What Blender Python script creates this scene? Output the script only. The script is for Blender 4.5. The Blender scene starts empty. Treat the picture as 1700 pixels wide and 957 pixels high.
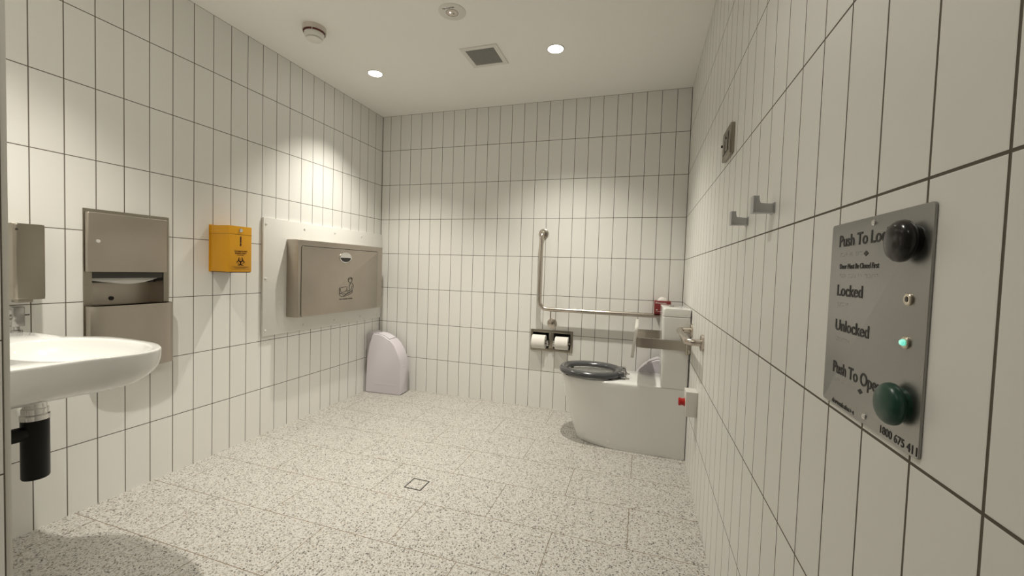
import bpy, bmesh, math, random
from mathutils import Vector, Matrix
random.seed(7)
PI = math.pi
scene = bpy.context.scene
COL = scene.collection

# ------------------------------------------------------------------ room measures
W = 2.5103          # right wall
H = 2.3911          # ceiling height
TP = 0.1014         # tile pitch
TR = 0.3            # tile row
STEP_Y = -2.645     # wall carrying the basin
NIB_X = 0.895       # near left wall
END_Y = -4.3        # wall behind the camera

# ------------------------------------------------------------------ node helpers
def new_mat(name):
    m = bpy.data.materials.new(name); m.use_nodes = True
    nt = m.node_tree
    return m, nt, nt.nodes['Principled BSDF'], nt.links

def plain(name, col, rough=0.5, metal=0.0, spec=0.5, coat=0.0, noise=0.0, nscale=40.0):
    m, nt, b, L = new_mat(name)
    b.inputs['Base Color'].default_value = (*col, 1)
    b.inputs['Roughness'].default_value = rough
    b.inputs['Metallic'].default_value = metal
    b.inputs['Specular IOR Level'].default_value = spec
    b.inputs['Coat Weight'].default_value = coat
    b.inputs['Coat Roughness'].default_value = 0.08
    if noise:
        tc = nt.nodes.new('ShaderNodeTexCoord')
        n = nt.nodes.new('ShaderNodeTexNoise'); n.inputs['Scale'].default_value = nscale
        n.inputs['Detail'].default_value = 4
        L.new(tc.outputs['Object'], n.inputs['Vector'])
        mx = nt.nodes.new('ShaderNodeMix'); mx.data_type = 'RGBA'
        L.new(n.outputs['Fac'], mx.inputs['Factor'])
        mx.inputs['A'].default_value = (*[c * (1 - noise) for c in col], 1)
        mx.inputs['B'].default_value = (*[min(1, c * (1 + noise)) for c in col], 1)
        L.new(mx.outputs['Result'], b.inputs['Base Color'])
    return m

def steel(name, col=(0.50, 0.46, 0.41), rough=0.33, stretch=(60, 60, 6), grime=0.12, bump=0.04):
    m, nt, b, L = new_mat(name)
    b.inputs['Metallic'].default_value = 1.0
    tc = nt.nodes.new('ShaderNodeTexCoord')
    mp = nt.nodes.new('ShaderNodeMapping'); mp.inputs['Scale'].default_value = stretch
    L.new(tc.outputs['Object'], mp.inputs['Vector'])
    n = nt.nodes.new('ShaderNodeTexNoise'); n.inputs['Scale'].default_value = 6; n.inputs['Detail'].default_value = 5
    L.new(mp.outputs['Vector'], n.inputs['Vector'])
    n2 = nt.nodes.new('ShaderNodeTexNoise'); n2.inputs['Scale'].default_value = 5; n2.inputs['Detail'].default_value = 4
    L.new(tc.outputs['Object'], n2.inputs['Vector'])
    r = nt.nodes.new('ShaderNodeMapRange')
    r.inputs['To Min'].default_value = rough - 0.07; r.inputs['To Max'].default_value = rough + 0.09
    L.new(n.outputs['Fac'], r.inputs['Value']); L.new(r.outputs['Result'], b.inputs['Roughness'])
    mx = nt.nodes.new('ShaderNodeMix'); mx.data_type = 'RGBA'
    L.new(n2.outputs['Fac'], mx.inputs['Factor'])
    mx.inputs['A'].default_value = (*[c * (1 - grime) for c in col], 1)
    mx.inputs['B'].default_value = (*[c * (1 + grime) for c in col], 1)
    L.new(mx.outputs['Result'], b.inputs['Base Color'])
    bp = nt.nodes.new('ShaderNodeBump'); bp.inputs['Strength'].default_value = bump; bp.inputs['Distance'].default_value = 0.001
    L.new(n.outputs['Fac'], bp.inputs['Height']); L.new(bp.outputs['Normal'], b.inputs['Normal'])
    return m

def emit(name, col, strength):
    m, nt, b, L = new_mat(name)
    b.inputs['Base Color'].default_value = (0.8, 0.8, 0.8, 1)
    b.inputs['Emission Color'].default_value = (*col, 1)
    b.inputs['Emission Strength'].default_value = strength
    return m

TILE_COL = (0.80, 0.79, 0.755)
def tile_mat(name, axis, u0, pitch):
    """stack-bonded vertical 100 x 300 wall tile; axis is the horizontal world axis"""
    m, nt, b, L = new_mat(name)
    tc = nt.nodes.new('ShaderNodeTexCoord')
    sp = nt.nodes.new('ShaderNodeSeparateXYZ'); L.new(tc.outputs['Object'], sp.inputs[0])
    su = nt.nodes.new('ShaderNodeMath'); su.operation = 'SUBTRACT'; su.inputs[1].default_value = u0
    L.new(sp.outputs[axis], su.inputs[0])
    sv = nt.nodes.new('ShaderNodeMath'); sv.operation = 'SUBTRACT'; sv.inputs[1].default_value = H - 9 * TR
    L.new(sp.outputs['Z'], sv.inputs[0])
    cb = nt.nodes.new('ShaderNodeCombineXYZ'); L.new(su.outputs[0], cb.inputs[0]); L.new(sv.outputs[0], cb.inputs[1])
    br = nt.nodes.new('ShaderNodeTexBrick')
    br.offset = 0.0; br.squash = 1.0
    br.inputs['Scale'].default_value = 1.0
    br.inputs['Brick Width'].default_value = pitch
    br.inputs['Row Height'].default_value = TR
    br.inputs['Mortar Size'].default_value = 0.0019
    br.inputs['Mortar Smooth'].default_value = 0.15
    br.inputs['Bias'].default_value = 0.0
    br.inputs['Color1'].default_value = (*TILE_COL, 1)
    br.inputs['Color2'].default_value = (*[c * 0.975 for c in TILE_COL], 1)
    br.inputs['Mortar'].default_value = (0.115, 0.095, 0.072, 1)
    L.new(cb.outputs[0], br.inputs['Vector'])
    L.new(br.outputs['Color'], b.inputs['Base Color'])
    # wide soft edge for the tile's pillowed border
    b2 = nt.nodes.new('ShaderNodeTexBrick'); b2.offset = 0.0; b2.squash = 1.0
    b2.inputs['Scale'].default_value = 1.0
    b2.inputs['Brick Width'].default_value = pitch; b2.inputs['Row Height'].default_value = TR
    b2.inputs['Mortar Size'].default_value = 0.0034; b2.inputs['Mortar Smooth'].default_value = 1.0
    L.new(cb.outputs[0], b2.inputs['Vector'])
    nz = nt.nodes.new('ShaderNodeTexNoise'); nz.inputs['Scale'].default_value = 9; nz.inputs['Detail'].default_value = 2
    L.new(tc.outputs['Object'], nz.inputs['Vector'])
    ad = nt.nodes.new('ShaderNodeMath'); ad.operation = 'MULTIPLY_ADD'
    L.new(nz.outputs['Fac'], ad.inputs[0]); ad.inputs[1].default_value = -0.25
    L.new(b2.outputs['Fac'], ad.inputs[2])
    bp = nt.nodes.new('ShaderNodeBump'); bp.invert = True
    bp.inputs['Strength'].default_value = 0.35; bp.inputs['Distance'].default_value = 0.0016
    L.new(ad.outputs[0], bp.inputs['Height']); L.new(bp.outputs['Normal'], b.inputs['Normal'])
    rr = nt.nodes.new('ShaderNodeMapRange'); rr.inputs['To Min'].default_value = 0.38; rr.inputs['To Max'].default_value = 0.85
    L.new(br.outputs['Fac'], rr.inputs['Value']); L.new(rr.outputs['Result'], b.inputs['Roughness'])
    b.inputs['Specular IOR Level'].default_value = 0.35
    return m

def terrazzo(name, joints=True):
    m, nt, b, L = new_mat(name)
    tc = nt.nodes.new('ShaderNodeTexCoord')
    def chips(scale, stops, seedoff):
        mp = nt.nodes.new('ShaderNodeMapping'); mp.inputs['Location'].default_value = (seedoff, seedoff * .7, 0)
        L.new(tc.outputs['Object'], mp.inputs['Vector'])
        v = nt.nodes.new('ShaderNodeTexVoronoi'); v.voronoi_dimensions = '2D'; v.feature = 'F1'
        v.inputs['Scale'].default_value = scale; v.inputs['Randomness'].default_value = 1.0
        L.new(mp.outputs['Vector'], v.inputs['Vector'])
        sep = nt.nodes.new('ShaderNodeSeparateColor'); L.new(v.outputs['Color'], sep.inputs[0])
        cr = nt.nodes.new('ShaderNodeValToRGB'); cr.color_ramp.interpolation = 'CONSTANT'
        els = cr.color_ramp.elements
        while len(els) > 1: els.remove(els[-1])
        els[0].position = 0.0; els[0].color = (*stops[0][1], 1)
        for p, c in stops[1:]:
            e = els.new(p); e.color = (*c, 1)
        L.new(sep.outputs['Red'], cr.inputs['Fac'])
        # chip size varies from cell to cell
        th = nt.nodes.new('ShaderNodeMath'); th.operation = 'MULTIPLY_ADD'
        L.new(sep.outputs['Green'], th.inputs[0]); th.inputs[1].default_value = 0.34; th.inputs[2].default_value = 0.22
        lt = nt.nodes.new('ShaderNodeMath'); lt.operation = 'LESS_THAN'
        L.new(v.outputs['Distance'], lt.inputs[0]); L.new(th.outputs[0], lt.inputs[1])
        return cr.outputs['Color'], lt.outputs[0]
    base = (0.482, 0.463, 0.422)
    c1, f1 = chips(140, [(0, (0.344, 0.324, 0.290)), (0.16, (0.516, 0.497, 0.458)), (0.50, (0.120, 0.108, 0.097)), (0.60, (0.568, 0.554, 0.519)), (0.82, (0.249, 0.229, 0.202)), (0.93, (0.318, 0.260, 0.198))], 0.0)
    c2, f2 = chips(300, [(0, (0.516, 0.502, 0.466)), (0.42, (0.258, 0.238, 0.211)), (0.60, (0.619, 0.605, 0.581)), (0.82, (0.086, 0.078, 0.070)), (0.92, (0.387, 0.346, 0.290))], 3.3)
    mx2 = nt.nodes.new('ShaderNodeMix'); mx2.data_type = 'RGBA'
    L.new(f2, mx2.inputs['Factor']); mx2.inputs['A'].default_value = (*base, 1); L.new(c2, mx2.inputs['B'])
    mx1 = nt.nodes.new('ShaderNodeMix'); mx1.data_type = 'RGBA'
    L.new(f1, mx1.inputs['Factor']); L.new(mx2.outputs['Result'], mx1.inputs['A']); L.new(c1, mx1.inputs['B'])
    out = mx1.outputs['Result']
    if joints:
        sp = nt.nodes.new('ShaderNodeSeparateXYZ'); L.new(tc.outputs['Object'], sp.inputs[0])
        cx = nt.nodes.new('ShaderNodeMath'); cx.operation = 'SUBTRACT'; cx.inputs[1].default_value = 0.4335 - 0.5945 * 3
        L.new(sp.outputs['X'], cx.inputs[0])
        cy = nt.nodes.new('ShaderNodeMath'); cy.operation = 'SUBTRACT'; cy.inputs[1].default_value = -0.0250 - 0.2973 * 20
        L.new(sp.outputs['Y'], cy.inputs[0])
        cb = nt.nodes.new('ShaderNodeCombineXYZ'); L.new(cx.outputs[0], cb.inputs[0]); L.new(cy.outputs[0], cb.inputs[1])
        br = nt.nodes.new('ShaderNodeTexBrick'); br.offset = 0.5; br.offset_frequency = 2; br.squash = 1.0
        br.inputs['Scale'].default_value = 1.0
        br.inputs['Brick Width'].default_value = 0.5945; br.inputs['Row Height'].default_value = 0.2973
        br.inputs['Mortar Size'].default_value = 0.0016; br.inputs['Mortar Smooth'].default_value = 0.1
        L.new(cb.outputs[0], br.inputs['Vector'])
        mj = nt.nodes.new('ShaderNodeMix'); mj.data_type = 'RGBA'
        L.new(br.outputs['Fac'], mj.inputs['Factor']); L.new(out, mj.inputs['A']); mj.inputs['B'].default_value = (0.20, 0.15, 0.10, 1)
        out = mj.outputs['Result']
    L.new(out, b.inputs['Base Color'])
    b.inputs['Roughness'].default_value = 0.55
    b.inputs['Specular IOR Level'].default_value = 0.3
    return m

M = {}
M['tile_left'] = tile_mat('tile_left', 'Y', -0.1008 - TP * 60, TP)
M['tile_back'] = tile_mat('tile_back', 'X', 0.0817 - TP * 4, TP)
M['tile_right'] = tile_mat('tile_right', 'Y', -2.7300 - 0.1006 * 40, 0.1006)
M['tile_nib'] = tile_mat('tile_nib', 'Y', -2.6550 - TP * 40, TP)
M['tile_step'] = tile_mat('tile_step', 'X', 0.885 - TP * 20, TP)
M['floor'] = terrazzo('terrazzo_tile')
M['drain_infill'] = terrazzo('terrazzo_infill', False)
M['ceiling'] = plain('ceiling_paint', (0.91, 0.90, 0.865), 0.9, spec=0.2)
M['trim'] = plain('trim_paint', (0.62, 0.60, 0.55), 0.45)
M['porcelain'] = plain('porcelain', (0.78, 0.775, 0.75), 0.12, coat=0.3)
M['white_plastic'] = plain('white_plastic', (0.76, 0.745, 0.70), 0.4)
M['board'] = plain('white_board', (0.74, 0.73, 0.69), 0.45)
M['bone'] = plain('detector_plastic', (0.66, 0.60, 0.54), 0.5)
M['red_band'] = plain('red_band', (0.09, 0.012, 0.008), 0.5)
M['steel'] = steel('brushed_steel')
M['steel_h'] = steel('brushed_steel_sheet', (0.46, 0.415, 0.36), 0.36, (8, 8, 80), 0.10)
M['steel_rail'] = steel('rail_steel', (0.55, 0.50, 0.44), 0.25, (1.5, 1.5, 1.5), 0.03, 0.0)
M['steel_dark'] = steel('frame_steel', (0.33, 0.30, 0.25), 0.30, (30, 30, 30), 0.1)
M['steel_plate'] = steel('plate_steel', (0.37, 0.367, 0.355), 0.40, (12, 90, 90), 0.06)
M['chrome_dark'] = plain('dark_chrome', (0.36, 0.355, 0.34), 0.14, 1.0)
M['chrome'] = plain('chrome', (0.72, 0.71, 0.70), 0.09, 1.0)
M['seam'] = plain('dark_seam', (0.02, 0.018, 0.016), 0.6)
M['black'] = plain('black_plastic', (0.005, 0.005, 0.005), 0.38, spec=0.2)
M['black_button'] = plain('black_button', (0.010, 0.008, 0.008), 0.22)
M['green_button'] = plain('green_button', (0.012, 0.062, 0.040), 0.30)
M['ink'] = plain('black_ink', (0.012, 0.011, 0.010), 0.5)
M['white_ink'] = plain('white_ink', (0.75, 0.70, 0.66), 0.5)
M['yellow'] = plain('yellow_enamel', (0.72, 0.345, 0.010), 0.38)
M['brown_ink'] = plain('dark_brown_ink', (0.055, 0.013, 0.004), 0.5)
M['lilac'] = plain('lilac_plastic', (0.66, 0.615, 0.66), 0.33)
M['lilac_light'] = plain('lilac_lid', (0.70, 0.66, 0.70), 0.30)
M['lilac_dark'] = plain('lilac_hood', (0.58, 0.55, 0.575), 0.30)
M['seat_grey'] = plain('grey_seat_plastic', (0.070, 0.071, 0.074), 0.16)
M['paper'] = plain('tissue_paper', (0.82, 0.79, 0.74), 0.95, noise=0.03)
M['towel_paper'] = plain('towel_paper', (0.80, 0.79, 0.75), 0.95, noise=0.03)
M['card'] = plain('cardboard_core', (0.30, 0.21, 0.13), 0.9)
M['red_card'] = plain('red_carton', (0.20, 0.022, 0.022), 0.45)
M['red_plastic'] = plain('red_plastic', (0.42, 0.012, 0.010), 0.3)
M['box_grey'] = plain('grey_box_plastic', (0.66, 0.64, 0.60), 0.45)
M['hook_grey'] = steel('hook_metal', (0.50, 0.505, 0.51), 0.45, (40, 40, 40), 0.08)
M['vent_grey'] = plain('vent_mesh', (0.42, 0.42, 0.39), 0.6)
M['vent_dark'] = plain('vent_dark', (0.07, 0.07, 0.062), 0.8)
M['vinyl'] = plain('backrest_vinyl', (0.62, 0.60, 0.55), 0.5)
M['lamp'] = emit('lamp_diffuser', (1.0, 0.96, 0.88), 24.0)
M['pilot'] = emit('pilot_glow', (1.0, 0.80, 0.70), 1.3)
M['led_on'] = emit('led_green', (0.10, 0.80, 0.60), 0.8)
M['led_off'] = plain('led_dark', (0.03, 0.015, 0.01), 0.3)
M['brass'] = plain('pale_nickel', (0.62, 0.56, 0.46), 0.28, 1.0)
M['bounce_absorber'] = plain('bounce_absorbing_grey', (0.42, 0.40, 0.37), 0.5)  # added grey for the unseen end wall, darkened to soak up bounced light

# ------------------------------------------------------------------ mesh helpers
class MB:
    def __init__(self): self.bm = bmesh.new()
    def box(self, x0, x1, y0, y1, z0, z1, bevel=0.0, seg=2, mat=None):
        b = bmesh.new()
        vs = [b.verts.new((x, y, z)) for x in (x0, x1) for y in (y0, y1) for z in (z0, z1)]
        for f in ((0, 1, 3, 2), (4, 6, 7, 5), (0, 4, 5, 1), (2, 3, 7, 6), (0, 2, 6, 4), (1, 5, 7, 3)):
            b.faces.new([vs[i] for i in f])
        if bevel: bmesh.ops.bevel(b, geom=b.edges[:], offset=bevel, segments=seg, profile=0.5, affect='EDGES')
        return self.add(b, mat)
    def add(self, b, mat=None):
        bmesh.ops.recalc_face_normals(b, faces=b.faces[:])
        if mat is not None: b.transform(mat)
        me = bpy.data.meshes.new('tmp'); b.to_mesh(me); b.free()
        self.bm.from_mesh(me); bpy.data.meshes.remove(me)
        return self
    def prism(self, poly, frame, a, c, bevel=0.0, seg=2):
        """poly of 2D points extruded from a to c along the third axis of frame=(origin, u, v, n)"""
        o, u, v, n = [Vector(q) for q in frame]
        b = bmesh.new()
        lo = [b.verts.new(o + u * p[0] + v * p[1] + n * a) for p in poly]
        hi = [b.verts.new(o + u * p[0] + v * p[1] + n * c) for p in poly]
        k = len(poly)
        b.faces.new(lo[::-1]); b.faces.new(hi)
        for i in range(k): b.faces.new((lo[i], lo[(i + 1) % k], hi[(i + 1) % k], hi[i]))
        if bevel:
            es = [e for e in b.edges if e.verts[0].index < 0 or True]
            caps = [e for e in b.edges if (e.verts[0] in lo and e.verts[1] in lo) or (e.verts[0] in hi and e.verts[1] in hi)]
            bmesh.ops.bevel(b, geom=caps, offset=bevel, segments=seg, profile=0.5, affect='EDGES')
        return self.add(b)
    def lathe(self, prof, origin, axis=(0, 0, 1), n=40, cap=True):
        ax = Vector(axis).normalized()
        t = Vector((1, 0, 0)) if abs(ax.x) < 0.9 else Vector((0, 1, 0))
        u = ax.cross(t).normalized(); v = ax.cross(u)
        o = Vector(origin); b = bmesh.new(); rings = []
        for r, h in prof:
            if r < 1e-6: rings.append([b.verts.new(o + ax * h)])
            else: rings.append([b.verts.new(o + ax * h + (u * math.cos(2 * PI * i / n) + v * math.sin(2 * PI * i / n)) * r) for i in range(n)])
        for A, B in zip(rings, rings[1:]):
            for i in range(n):
                j = (i + 1) % n
                if len(A) == 1 and len(B) == 1: continue
                if len(A) == 1: b.faces.new((A[0], B[i], B[j]))
                elif len(B) == 1: b.faces.new((A[i], B[0], A[j]))
                else: b.faces.new((A[i], B[i], B[j], A[j]))
        if cap:
            if len(rings[0]) > 1: b.faces.new(rings[0])
            if len(rings[-1]) > 1: b.faces.new(rings[-1][::-1])
        return self.add(b)
    def loft(self, loops, cap0=True, cap1=True, close=True):
        b = bmesh.new(); R = [[b.verts.new(p) for p in lp] for lp in loops]
        n = len(R[0])
        for A, B in zip(R, R[1:]):
            for i in range(n if close else n - 1):
                j = (i + 1) % n
                b.faces.new((A[i], B[i], B[j], A[j]))
        if cap0: b.faces.new(R[0])
        if cap1: b.faces.new(R[-1][::-1])
        return self.add(b)
    def tube(self, path, r, n=16, closed=False, flat=None):
        P = [Vector(p) for p in path]; k = len(P); loops = []
        prev = None
        for i in range(k):
            if closed: d = (P[(i + 1) % k] - P[i - 1]).normalized()
            elif i == 0: d = (P[1] - P[0]).normalized()
            elif i == k - 1: d = (P[-1] - P[-2]).normalized()
            else: d = ((P[i + 1] - P[i]).normalized() + (P[i] - P[i - 1]).normalized()).normalized()
            if prev is None:
                t = Vector((0, 0, 1)) if abs(d.z) < 0.9 else Vector((1, 0, 0))
                u = d.cross(t).normalized()
            else:
                u = (prev - d * prev.dot(d)).normalized()
            prev = u; v = d.cross(u)
            rr = r[i] if isinstance(r, (list, tuple)) else r
            loops.append([P[i] + (u * math.cos(2 * PI * a / n) + v * math.sin(2 * PI * a / n)) * rr for a in range(n)])
        if closed: loops.append(loops[0]); return self.loft(loops, False, False)
        return self.loft(loops)
    def build(self, name, mat, parent=None, angle=38):
        bm = self.bm
        bmesh.ops.remove_doubles(bm, verts=bm.verts[:], dist=1e-6)
        bmesh.ops.recalc_face_normals(bm, faces=bm.faces[:])
        lim = math.radians(angle)
        for f in bm.faces: f.smooth = True
        for e in bm.edges:
            if len(e.link_faces) == 2: e.smooth = e.calc_face_angle(0) < lim
            else: e.smooth = False
        me = bpy.data.meshes.new(name)
        o = bpy.data.objects.new(name, me); COL.objects.link(o)
        if parent is not None:
            o.parent = parent
            w = Vector((0, 0, 0)); q = parent
            while q is not None: w = w + Vector(q.location); q = q.parent
            bm.transform(Matrix.Translation(-w))
        bm.to_mesh(me); bm.free()
        mats = mat if isinstance(mat, list) else [mat]
        for m in mats: me.materials.append(M[m])
        return o

def fillet(path, r, n=6):
    P = [Vector(p) for p in path]; out = [P[0]]
    rs = r if isinstance(r, (list, tuple)) else [r] * (len(P) - 2)
    for i in range(1, len(P) - 1):
        a = (P[i - 1] - P[i]).normalized(); b = (P[i + 1] - P[i]).normalized()
        ang = a.angle(b); rr = rs[i - 1]
        t = min(rr / math.tan(ang / 2), 0.49 * (P[i - 1] - P[i]).length if i > 1 else 0.95 * (P[i - 1] - P[i]).length, 0.95 * (P[i + 1] - P[i]).length)
        rr = t * math.tan(ang / 2)
        c = P[i] + (a + b).normalized() * (rr / math.sin(ang / 2))
        s = P[i] + a * t - c; e = P[i] + b * t - c
        th = s.angle(e); ax = s.cross(e).normalized()
        for k in range(n + 1): out.append(c + Matrix.Rotation(th * k / n, 3, ax) @ s)
    out.append(P[-1]); return out

def rrect(cx, cy, w, h, r, n=5):
    pts = []
    for sx, sy, a0 in ((1, -1, -PI / 2), (1, 1, 0), (-1, 1, PI / 2), (-1, -1, PI)):
        for k in range(n + 1):
            a = a0 + (PI / 2) * k / n
            pts.append((cx + sx * (w / 2 - r) + r * math.cos(a), cy + sy * (h / 2 - r) + r * math.sin(a)))
    return pts

def ellipse(cx, cy, a, b, n=40): return [(cx + a * math.cos(2 * PI * i / n), cy + b * math.sin(2 * PI * i / n)) for i in range(n)]

def thing(name, label, cat, loc, group=None):
    o = bpy.data.objects.new(name, None); COL.objects.link(o); o.location = loc
    o.empty_display_size = 0.05
    o['label'] = label; o['category'] = cat
    if group: o['group'] = group
    return o
def tag(o, label, cat, group=None):
    o['label'] = label; o['category'] = cat
    if group: o['group'] = group
    return o
def struct(o): o['kind'] = 'structure'; return o
def lab(o, t): o['label'] = t; return o
def copy_tree(root, loc, label, rot=0.0):
    r = root.copy(); COL.objects.link(r); r.location = loc; r.rotation_euler = (0, 0, rot); r['label'] = label
    for ch in list(root.children):
        c = ch.copy(); COL.objects.link(c); c.parent = r
        for g in list(ch.children):
            d = g.copy(); COL.objects.link(d); d.parent = c
    return r

def lettering(name, body, start, right, up, width, height, mat, parent, extrude=0.0004, bold=0.0, align=0.0, cap='H'):
    """letters as a thin raised mesh; start = left end of the baseline, width = full length, height = cap height"""
    cu = bpy.data.curves.new('tmp', 'FONT'); cu.body = body; cu.size = 1.0
    ob = bpy.data.objects.new('tmp', cu); COL.objects.link(ob)
    dg = bpy.context.evaluated_depsgraph_get(); dg.update()
    me = bpy.data.meshes.new_from_object(ob.evaluated_get(dg))
    bpy.data.objects.remove(ob); bpy.data.curves.remove(cu)
    bm = bmesh.new(); bm.from_mesh(me); bpy.data.meshes.remove(me)
    xs = [v.co.x for v in bm.verts]
    x0, x1 = min(xs), max(xs)
    capH = 0.70
    right = Vector(right).normalized(); up = Vector(up).normalized(); nrm = right.cross(up)
    s = Vector(start)
    for v in bm.verts:
        u = (v.co.x - x0) / (x1 - x0) * width
        h = v.co.y / capH * height
        v.co = s + right * u + up * h
    bmesh.ops.remove_doubles(bm, verts=bm.verts[:], dist=1e-6)
    r = bmesh.ops.extrude_face_region(bm, geom=bm.faces[:])
    for g in r['geom']:
        if isinstance(g, bmesh.types.BMVert): g.co += nrm * extrude
    if bold:
        # heavier strokes: the same letters laid side by side a hair apart, each a touch prouder
        base = bm.copy(); bm.free(); bm = bmesh.new()
        for k, (sx, sy) in enumerate(((-1, 0), (1, 0), (0, 0), (0, 0.55), (0, -0.55))):
            b2 = base.copy()
            b2.transform(Matrix.Translation(right * (sx * bold * height / 0.70) + up * (sy * bold * height / 0.70) + nrm * (k * 0.00002)))
            me = bpy.data.meshes.new('tmp'); b2.to_mesh(me); b2.free(); bm.from_mesh(me); bpy.data.meshes.remove(me)
        base.free()
    mb = MB(); mb.bm.free(); mb.bm = bm
    return mb.build(name, mat, parent, angle=30)

X, Y, Z = Vector((1, 0, 0)), Vector((0, 1, 0)), Vector((0, 0, 1))

# ================================================================== THE ROOM
f = MB().box(-0.15, W + 0.15, END_Y - 0.15, 0.15, -0.1, 0.0).build('floor', 'floor'); struct(f)
c = MB().box(-0.15, W + 0.15, END_Y - 0.15, 0.15, H, H + 0.1).build('ceiling', 'ceiling'); struct(c)

def wall_with_hole(name, mat, ax, plane, outer, u0, u1, z0, z1, hu0, hu1, hz0, hz1):
    mb = MB()
    def slab(a, b, c0, c1):
        if ax == 'x': mb.box(min(plane, outer), max(plane, outer), a, b, c0, c1)
        else: mb.box(a, b, min(plane, outer), max(plane, outer), c0, c1)
    slab(u0, u1, z0, hz0); slab(u0, u1, hz1, z1); slab(u0, hu0, hz0, hz1); slab(hu1, u1, hz0, hz1)
    return struct(mb.build(name, mat))
wall_with_hole('wall_left', 'tile_left', 'x', 0.0, -0.12, STEP_Y, 0.0, 0, H, -2.052, -1.762, 0.862, 1.03)
wall_with_hole('wall_back', 'tile_back', 'y', 0.0, 0.12, -0.12, W + 0.12, 0, H, 1.425, 1.727, 0.475, 0.605)
struct(MB().box(W, W + 0.12, END_Y, 0.0, 0, H).build('wall_right', 'tile_right'))
# the wall the basin hangs on, and the near wall in front of it
struct(MB().box(-0.12, NIB_X - 0.010, STEP_Y - 0.10, STEP_Y, 0, H).build('wall_basin', 'tile_step'))
struct(MB().box(NIB_X - 0.10, NIB_X, END_Y, STEP_Y - 0.10, 0, H).box(NIB_X - 0.010, NIB_X, STEP_Y - 0.10, STEP_Y - 0.0095, 0, H).build('wall_near_left', 'tile_nib'))
struct(MB().box(NIB_X - 0.0105, NIB_X + 0.0012, STEP_Y - 0.0095, STEP_Y + 0.0008, 0, H, bevel=0.0012, seg=2).build('trim_1', 'trim'))
struct(MB().box(NIB_X - 0.1, W + 0.12, END_Y - 0.1, END_Y, 0, H).build('wall_front', 'bounce_absorber'))

M['grout'] = plain('corner_sealant', (0.115, 0.095, 0.072), 0.7)
def corner_bead(name, x, sx):
    struct(MB().prism([(x, 0), (x + sx * 0.0042, 0), (x, -0.0042)], ((0, 0, 0), X, Y, Z), 0, H).build(name, 'grout'))
corner_bead('trim_2', 0.0, 1); corner_bead('trim_3', W, -1)

# ================================================================== CEILING FITTINGS
def downlight(loc, label):
    t = thing('downlight', label, 'ceiling light', loc, 'recessed ceiling downlights')
    x, y, z = loc
    MB().lathe([(0.0445, -0.0005), (0.0445, -0.003), (0.049, -0.004), (0.053, -0.002), (0.053, 0.0), (0.0445, 0.0)], (x, y, z), n=48, cap=False).build('trim_ring', 'white_plastic', t)
    MB().lathe([(0, -0.0028), (0.044, -0.0028), (0.044, -0.0005), (0, -0.0005)], (x, y, z), n=48, cap=False).build('diffuser', 'lamp', t)
    return t
LIGHTS = [((0.443, -0.731, H), 'lit round downlight in the ceiling nearest the left wall and back corner'),
          ((1.690, -0.732, H), 'lit round downlight in the ceiling to the right of the square vent'),
          ((0.600, -2.410, H), 'lit round downlight above the wall basin'),
          ((1.690, -2.410, H), 'lit round downlight in the ceiling near the door lock panel'),
          ((1.690, -3.650, H), 'lit round downlight in the ceiling of the near passage')]
d0 = downlight(*LIGHTS[0])
for loc, lb in LIGHTS[1:]: copy_tree(d0, loc, lb)
POWER = [104, 100, 98, 24, 5]
CONE = [99, 112, 95, 140, 120]
for (loc, lb), pw, cone in zip(LIGHTS, POWER, CONE):
    ld = bpy.data.lights.new('downlight_lamp', 'SPOT'); ld.energy = pw
    ld.color = (1.0, 0.955, 0.848); ld.spot_size = math.radians(cone); ld.spot_blend = 1.0; ld.shadow_soft_size = 0.022
    lo = bpy.data.objects.new('downlight_lamp', ld); COL.objects.link(lo); lo.location = (loc[0], loc[1], H - 0.012)

# smoke detector
t = thing('smoke_detector', 'white domed smoke detector with a dark red band on the ceiling', 'smoke detector', (0.443, -1.283, H))
o = (0.443, -1.283, H); dn = (0, 0, -1)
MB().lathe([(0.0615, 0), (0.0615, 0.022), (0.060, 0.026), (0.045, 0.026)], o, dn, 48).build('base', 'bone', t)
lab(MB().lathe([(0.0565, 0.0255), (0.0575, 0.0275), (0.0575, 0.033), (0.054, 0.0345), (0.04, 0.0345)], o, dn, 48).build('band', 'red_band', t), 'dark red band')
MB().lathe([(0.0525, 0.034), (0.0525, 0.040), (0.047, 0.056), (0.043, 0.060), (0.035, 0.060)], o, dn, 48).build('body', 'white_plastic', t)
lab(MB().lathe([(0.038, 0.0595), (0.038, 0.0625), (0.030, 0.0625)], o, dn, 48).build('vent_slot', 'seam', t), 'black slot')
MB().lathe([(0.0405, 0.062), (0.040, 0.0655), (0.032, 0.068), (0, 0.0685)], o, dn, 48).build('cap', 'white_plastic', t)
for k in range(4):
    a = k * PI / 2 + 0.55
    MB().box(-0.0015, 0.0015, 0.053, 0.058, -0.0345, -0.0265, mat=Matrix.Translation(o) @ Matrix.Rotation(a, 4, 'Z')).build('clip', 'white_plastic', t)

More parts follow.
